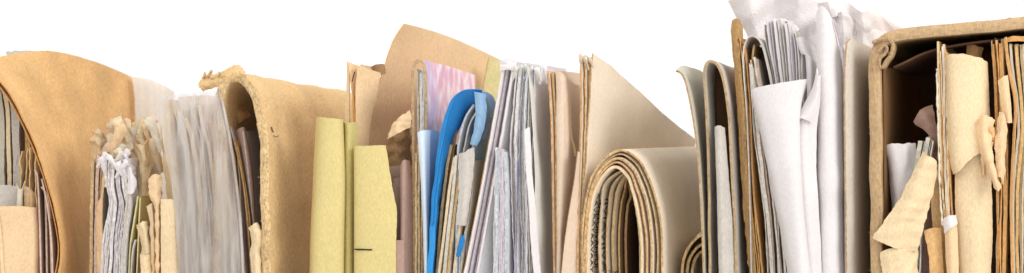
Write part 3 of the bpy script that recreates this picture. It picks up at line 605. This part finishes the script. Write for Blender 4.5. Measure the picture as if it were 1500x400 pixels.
# ---- ochre leaves and curved grey papers
r = thing("ochre_paper_strip", "ochre brown leaves with a zigzag torn top", "papers", 1085, 60)
loft("torn_top", [(30, [(1071, 44), (1072, 62), (1078, 130), (1088, 290), (1097, 400)]), (30, [(1072.5, 30), (1075, 62), (1081, 130), (1091, 290), (1100, 400)]), (26, [(1081, 27), (1079, 60), (1084, 130), (1094, 290), (1103, 400)]), (36, [(1087, 40), (1088, 70), (1092, 130), (1100, 290), (1110, 400)])], ochre, r, t=2.5, nu=10, nv=70, crum=1.5, cf=.1, fray=2.2, frayf=.3, edge=ochre_e)
leaves(r, [(1074, 62), (1082, 160), (1090, 290), (1099, 400)], [(1087, 58), (1096, 160), (1102, 290), (1113, 400)], 5, [ochre, manila, ochre], [ochre_e, manila_e, ochre_e], d0=20, dl=150, jt=8, jx=.8, fray=1.6)
r = thing("curved_grey_papers", "tall curved grey-beige papers bundled under a bent cover sheet", "papers", 1120, 60)
sheet("cover_sheet", [(1098, 400), (1096, 300), (1092, 180), (1087, 110), (1086, 76), (1092, 56), (1101, 52), (1112, 62), (1120, 90), (1128, 130), (1140, 220), (1154, 320), (1166, 400)], pgrey, r, d0=16, dl=130, t=1.6, edge=pgrey_e, nu=5, nv=110, fray=.8)
leaves(r, [(1094, 104), (1100, 180), (1112, 290), (1120, 400)], [(1106, 96), (1126, 180), (1148, 290), (1160, 400)], 13, [pgrey, mauve, beige, pgrey], [pgrey_e, mauve_e, pgrey_e], d0=10, dl=130, jt=16, jx=2.2, jd=14, fray=1.4, pname="sheet")
sheet("sheet", [(1100, 64), (1099, 90), (1106, 130), (1112, 180), (1130, 400)], brown, r, d0=30, dl=110, t=3, edge=beige_e, wob=3)

# ---- crumpled white behind + white stacks
loft("crumpled_white_sheet", [(200, [(1068, 1), (1078, 22), (1092, 50), (1096, 110), (1110, 400)]), (170, [(1095, -12), (1102, 20), (1112, 60), (1120, 130), (1140, 400)]), (200, [(1135, -10), (1140, 30), (1148, 80), (1150, 400)]), (170, [(1170, -4), (1174, 40), (1176, 100), (1178, 400)]), (210, [(1204, 4), (1206, 50), (1208, 100), (1208, 400)])],
     white, None, ("large crumpled white sheet flaring at the top behind the tall white pages", "paper sheet"), t=1.0, nu=50, nv=90, crum=5, cf=.022, fray=.3)
loft("crumpled_white_sheet", [(150, [(1196, 6), (1206, 30), (1216, 60), (1218, 400)]), (120, [(1214, 2), (1222, 24), (1236, 52), (1236, 400)]), (150, [(1240, 3), (1246, 26), (1252, 60), (1254, 400)]), (140, [(1264, 18), (1268, 40), (1268, 80), (1268, 400)]), (190, [(1280, 8), (1286, 40), (1290, 80), (1290, 400)]), (230, [(1320, 42), (1314, 60), (1312, 90), (1312, 400)])],
     cream if False else white, None, ("folded white sheet with a notched top just left of the brown box", "paper sheet"), t=1.0, nu=46, nv=70, crum=4, cf=.03, fray=.3)
r = thing("tall_white_pages", "tall narrow white pages standing between the curved grey papers and the folded sheets", "papers", 1150, 60)
leaves(r, [(1116, 48), (1124, 80), (1136, 140), (1150, 400)], [(1166, 56), (1172, 90), (1176, 140), (1180, 400)], 12, [white, lilac, white, pgrey], [white_e, lilac_e, white, pgrey_e], d0=44, dl=90, jt=14, jx=1.5, jd=24, pname="page", fill=.5)
for i, (x, y, m_, tt) in enumerate([(1114, 34, pgrey, 1.4), (1118, 27, white, 1.6), (1123, 30, lilac, 1.4), (1129, 25, white, 1.8), (1134, 28, pgrey, 1.4), (1138, 24, white, 1.8), (1144, 33, white, 1.6), (1149, 29, lilac, 1.4), (1154, 36, white, 2.2), (1160, 44, pgrey, 1.4), (1165, 52, lilac, 1.6)]):
    sheet("page", [(x, y), (x+3+i*.2, y+30), (x+14-i*.8, 120), (x+30-i*1.6, 260), (x+36-i*2, 400)], m_, r, d0=38-((i*7) % 11), dl=16, dx=5.5, t=tt, edge=[white, white_e, lilac][i % 3], wob=1.5, fray=1)
sheet("page", [(1116, 32), (1128, 27), (1140, 27), (1152, 30), (1160, 40)], white, r, d0=46, dl=40, t=1.2, crum=2, cf=.06, down=False, nv=30)
loft("page", [(30, [(1166, 58), (1174, 80), (1182, 110), (1184, 400)]), (24, [(1172, 54), (1181, 80), (1188, 110), (1190, 400)]), (60, [(1194, 70), (1196, 90), (1198, 120), (1198, 400)])], white, r, t=1.4, nu=10, edge=pgrey_e)

r = thing("tall_white_fold", "tallest bright white folded sheets directly left of the greyish card", "papers", 1215, 20)
loft("sheet", [(14, [(1196, 20), (1197, 100), (1198, 220), (1200, 400)]), (2, [(1203, 8), (1205, 100), (1208, 220), (1210, 400)]), (6, [(1213, 18), (1220, 70), (1224, 160), (1226, 280), (1228, 400)]), (30, [(1220, 30), (1229, 70), (1235, 120), (1236, 280), (1238, 400)])], white, r, t=1.6, nu=20, nv=60, wob=2, fray=.8)
loft("sheet", [(20, [(1220, 26), (1229, 60), (1236, 100), (1238, 400)]), (14, [(1223, 32), (1233, 66), (1239, 110), (1241, 400)])], lilac, r, t=1.6, nu=4, edge=lilac_e)
loft("sheet", [(-4, [(1197, 100), (1190, 130), (1170, 168), (1164, 182), (1167, 260), (1172, 330), (1178, 400)]), (-10, [(1199, 110), (1196, 140), (1182, 176), (1178, 200), (1180, 260), (1186, 330), (1192, 400)]), (4, [(1202, 110), (1201, 150), (1196, 190), (1196, 260), (1200, 330), (1204, 400)])], white, r, t=1.4, nu=14, nv=60, wob=1.5, fray=.4)
loft("sheet", [(-6, [(1196, 118), (1186, 142), (1172, 164), (1166, 172)]), (-18, [(1198, 130), (1192, 150), (1182, 168), (1176, 174)]), (-10, [(1199, 150), (1196, 166), (1193, 174), (1190, 180)])], white, r, t=1.2, nu=12, nv=20, fray=.4, down=False)
r = thing("white_curl", "wide bright white sheet curling in front with a flat cut top", "paper sheet", 1150, -20)
loft("sheet", [(10, [(1101, 136), (1112, 180), (1130, 270), (1146, 350), (1154, 400)]), (-14, [(1106, 129), (1120, 180), (1138, 270), (1154, 350), (1162, 400)]), (-26, [(1140, 122), (1146, 180), (1158, 270), (1168, 350), (1172, 400)]), (-20, [(1172, 117), (1168, 170), (1172, 270), (1178, 350), (1184, 400)]), (6, [(1182, 116), (1172, 172), (1176, 270), (1184, 350), (1190, 400)])], white, r, t=1.6, nu=26, nv=60, wob=1.5, fray=.5)
loft("grey_card", [(-2, [(1240, 62), (1237, 120), (1238, 250), (1240, 400)]), (10, [(1246, 57), (1246, 120), (1246, 250), (1247, 400)]), (60, [(1258, 62), (1260, 120), (1260, 250), (1260, 400)]), (180, [(1282, 73), (1284, 150), (1284, 250), (1284, 400)])], paper((196, 186, 172), .05, .1), None,
     ("greyish card with a brown edge standing against the big brown box", "card"), edge=grey_e, t=3, nu=14, nv=60, rimn=3, rough=1.4, fray=.8)

# ---- the big box folder
r = thing("archive_box", "big brown fibreboard archive box with a thick torn rim at the right", "archive box", 1400, 250)
sheet("shell", [(1284, 400), (1283, 300), (1282, 200), (1281, 120), (1283, 82), (1290, 64), (1306, 54), (1340, 48), (1400, 42), (1460, 37), (1520, 32), (1640, 28), (1690, 50), (1700, 120), (1700, 250), (1700, 400)],
      boxc, r, d0=2, dl=430, t=17, edge=box_e, nu=10, nv=230, rimn=10, rough=1.9, bulge=2.5, fray=1.2, frayf=.12, fib=420, wob=1.5)
loft("back_board", [(430, [(1310, 60), (1310, 400)]), (430, [(1720, 50), (1720, 400)])], shade_brown, r, t=6, nu=3, nv=6)
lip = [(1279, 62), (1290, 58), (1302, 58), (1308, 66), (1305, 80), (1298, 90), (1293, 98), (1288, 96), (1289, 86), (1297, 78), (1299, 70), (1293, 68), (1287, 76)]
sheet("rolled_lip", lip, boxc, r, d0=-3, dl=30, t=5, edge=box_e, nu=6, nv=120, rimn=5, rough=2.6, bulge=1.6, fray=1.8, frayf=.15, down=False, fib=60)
sheet("inner_face", [(1306, 98), (1320, 92), (1360, 74), (1420, 62), (1500, 54), (1600, 50)], shade_brown, r, d0=20, dl=380, t=3, nu=4, nv=50, down=False)  # dark skin under the lid, shade put into the colour
loft("inner_face", [(16, [(1294, 100), (1295, 200), (1296, 400)]), (120, [(1312, 100), (1312, 200), (1312, 400)]), (420, [(1345, 100), (1346, 200), (1347, 400)])], paper((122, 90, 58), .06, .1), r, t=2, nu=8)  # inner side of the wall, coloured darker than the shell

# contents of the box
loft("brown_scrap", [(60, [(1338, 178), (1340, 181), (1344, 184)]), (50, [(1350, 160), (1356, 176), (1362, 200)]), (54, [(1366, 154), (1372, 190), (1374, 240)])], mauve, None, ("dull brown curled scrap high in the dark of the archive box", "paper scrap"), t=1.6, nu=14, nv=24, crum=2, cf=.05, down=False, fray=.8)
r = thing("brown_box_papers", "shaded brown sheets standing low in the archive box behind the torn tan curl", "papers", 1362, 60)
loft("sheet", [(40, [(1346, 230), (1346, 400)]), (50, [(1376, 220), (1378, 400)])], mauve, r, t=1.6, nu=5)
loft("sheet", [(20, [(1360, 250), (1366, 330), (1372, 400)]), (26, [(1374, 240), (1382, 330), (1386, 400)])], tan, r, t=1.8, nu=5)
loft("sheet", [(6, [(1353, 338), (1360, 370), (1362, 400)]), (4, [(1364, 334), (1368, 370), (1370, 400)]), (10, [(1378, 334), (1380, 370), (1382, 400)])], manila, r, t=1.6, nu=8)
r = thing("grey_white_sheet", "single lilac-white sheet with a ragged top inside the archive box", "paper sheet", 1315, 30)
loft("sheet", [(44, [(1293, 220), (1300, 240), (1306, 290), (1310, 400)]), (26, [(1300, 213), (1308, 240), (1314, 290), (1316, 400)]), (24, [(1322, 210), (1326, 250), (1326, 400)]), (34, [(1341, 210), (1346, 260), (1346, 400)])], white, r, t=1.4, nu=18, nv=50, crum=1.5, cf=.06, fray=1.5)
r = thing("grey_slips", "narrow grey slips with crushed tops next to the ragged lilac-white sheet", "paper slips", 1352, 20)
leaves(r, [(1344, 202), (1338, 250), (1330, 310), (1326, 400)], [(1366, 206), (1358, 250), (1350, 310), (1346, 400)], 5, [grey, pgrey, beige], [grey, pgrey_e, pgrey_e], d0=8, dl=40, jt=4, jx=1, jd=8, fray=2, pname="slip")
r = thing("torn_tan_curl", "torn tan paper curling diagonally with a pale rounded end, low inside the box mouth", "torn paper", 1325, -20)
loft("upper_piece", [(-10, [(1352, 222), (1334, 262), (1304, 312), (1280, 344), (1279, 350)]), (-20, [(1360, 228), (1344, 268), (1320, 320), (1302, 360)]), (-14, [(1370, 236), (1356, 276), (1340, 325), (1324, 366)]), (0, [(1374, 252), (1366, 284), (1352, 330), (1342, 368)])], buff, r, edge=manila2_e, t=1.6, nu=18, nv=50, crum=2.5, cf=.04, fray=1.2, down=False)
loft("lower_piece", [(-8, [(1290, 370), (1290, 385), (1292, 400)]), (-16, [(1304, 364), (1306, 385), (1308, 400)]), (-12, [(1326, 362), (1328, 385), (1330, 400)]), (6, [(1344, 358), (1344, 385), (1346, 400)])], buff, r, edge=manila2_e, t=1.6, nu=16, nv=30, crum=2, cf=.05, fray=1.2)
r = thing("edge_lit_leaves", "stack of orange manila leaves with bright ragged edges left of the wide manila sheet", "papers", 1380, 30)
leaves(r, [(1371, 66), (1374, 160), (1378, 280), (1386, 400)], [(1387, 72), (1390, 160), (1394, 280), (1400, 400)], 6, [manila2, manila, buff, manila], [buff, manila_e, manila2, cream], d0=2, dl=160, jt=9, jx=1.1, fray=2.2)
loft("leaf", [(-4, [(1371, 100), (1373, 180), (1376, 280), (1380, 330)]), (-2, [(1373, 100), (1375, 180), (1378, 280), (1382, 330)])], cream, r, t=1.2, nu=3, fray=1.5)
r = thing("wrapped_slip", "narrow orange slip with a white folded top low beside the wide manila sheet", "paper slip", 1391, -2)
loft("slip", [(0, [(1382, 325), (1385, 345), (1388, 400)]), (-8, [(1390, 320), (1393, 345), (1395, 400)]), (0, [(1400, 318), (1402, 345), (1404, 400)])], manila2, r, edge=cream, t=1.6, nu=10)
loft("folded_top", [(-2, [(1381, 321), (1382, 330), (1384, 342)]), (-11, [(1390, 316), (1391, 325), (1393, 334)]), (-3, [(1400, 315), (1401, 322), (1402, 328)])], white, r, t=1.2, nu=10, nv=12, fray=.6, down=False)
r = thing("dark_top_sheets", "small brown sheet tops in shade just under the box lid above the wide manila sheet", "papers", 1405, 60)
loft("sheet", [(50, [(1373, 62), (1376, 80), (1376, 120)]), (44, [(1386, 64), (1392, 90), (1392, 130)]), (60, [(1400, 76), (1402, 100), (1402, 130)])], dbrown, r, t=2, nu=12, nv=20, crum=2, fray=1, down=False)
loft("sheet", [(40, [(1417, 66), (1416, 80), (1416, 120)]), (36, [(1428, 66), (1428, 80), (1428, 120)]), (44, [(1440, 70), (1436, 84), (1436, 120)])], ochre, r, t=2.5, nu=10, nv=20, edge=beige_e, fray=1, down=False)
r = thing("wide_manila_sheet", "broad cream manila sheet with a torn lower edge inside the box", "paper sheet", 1420, 10)
loft("torn_front", [(8, [(1386, 82), (1387, 160), (1391, 230), (1397, 255)]), (-8, [(1392, 79), (1396, 160), (1400, 220), (1404, 252)]), (-12, [(1414, 80), (1416, 160), (1418, 220), (1418, 236)]), (-6, [(1436, 85), (1436, 160), (1436, 200), (1436, 224)]), (16, [(1446, 92), (1448, 140), (1450, 190), (1450, 216)])], buff, r, edge=beige_e, t=1.8, nu=24, nv=50, fray=1.2, down=False)
loft("back_sheet", [(12, [(1398, 200), (1400, 300), (1402, 350), (1406, 400)]), (4, [(1406, 200), (1410, 300), (1412, 350), (1416, 400)]), (0, [(1426, 200), (1430, 300), (1432, 350), (1434, 400)]), (14, [(1450, 200), (1453, 300), (1453, 350), (1451, 400)])], buff, r, edge=beige_e, t=1.8, nu=20, wob=1.5)
r = thing("crumpled_tan_scrap", "twisted torn tan scrap sticking forward from the leaves at the far right", "torn paper", 1448, -15)
loft("piece", [(-6, [(1431, 176), (1429, 200), (1438, 230), (1456, 270)]), (-20, [(1442, 169), (1440, 200), (1450, 240), (1462, 280)]), (-14, [(1458, 176), (1452, 200), (1456, 240), (1466, 275)])], manila2, r, edge=buff, t=1.4, nu=18, nv=40, crum=2.4, cf=.055, fray=1.2, down=False)
loft("piece", [(-12, [(1464, 164), (1460, 190), (1458, 214), (1460, 260)]), (-18, [(1471, 168), (1468, 190), (1468, 214), (1466, 260)]), (-6, [(1474, 186), (1474, 200), (1472, 230), (1470, 270)])], manila2, r, edge=buff, t=1.4, nu=14, nv=30, crum=2, cf=.06, fray=1, down=False)
loft("piece", [(-2, [(1424, 190), (1428, 198), (1432, 206)]), (2, [(1432, 184), (1434, 198), (1436, 210)])], manila, r, t=1.4, nu=8, nv=12, down=False)
shards(r, 1434, 1470, 178, 246, -16, -4, 7, [manila2, manila, buff], sz=(9, 20), sd=21, name="torn_curl", th=.9, edge=buff)
r = thing("bowed_leaves", "ochre leaves bowing past the wide manila sheet's right side", "papers", 1460, 20)
leaves(r, [(1447, 60), (1452, 120), (1456, 200), (1458, 290), (1456, 400)], [(1470, 58), (1472, 120), (1474, 200), (1474, 290), (1472, 400)], 7, [manila, buff, ochre, manila2], [manila_e, beige_e, ochre_e, manila2_e], d0=4, dl=160, jt=5, jx=1.4, fray=1.6, jd=16)
loft("leaf", [(-2, [(1462, 118), (1465, 140), (1470, 180)]), (-8, [(1470, 112), (1474, 140), (1478, 180)]), (0, [(1476, 110), (1480, 150), (1482, 180)])], manila2, r, edge=manila_e, t=1.4, nu=10, nv=20, down=False, fray=1)
r = thing("cream_page_block", "thick block of fine cream pages at the far right with a brown curled wrapper", "papers", 1500, 20)
leaves(r, [(1478, 62), (1484, 120), (1490, 180), (1482, 280), (1484, 400)], [(1530, 62), (1530, 120), (1530, 200), (1520, 280), (1520, 400)], 14, [cream, buff, beige, cream], [cream, beige_e, buff_e, buff], d0=8, dl=160, jt=4, jx=1.2, fray=1.4, jd=10, pname="page")
loft("wrapper", [(2, [(1471, 56), (1476, 100), (1486, 150), (1484, 200), (1480, 290), (1482, 400)]), (-2, [(1474, 54), (1480, 100), (1489, 150), (1487, 200), (1483, 290), (1485, 400)])], manila, r, edge=manila_e, t=2, nu=3)
loft("wrapper", [(6, [(1472, 57), (1474, 62)]), (4, [(1485, 53), (1486, 60)]), (6, [(1510, 54), (1510, 62)])], manila_e, r, t=2, nu=8, nv=4, down=False)
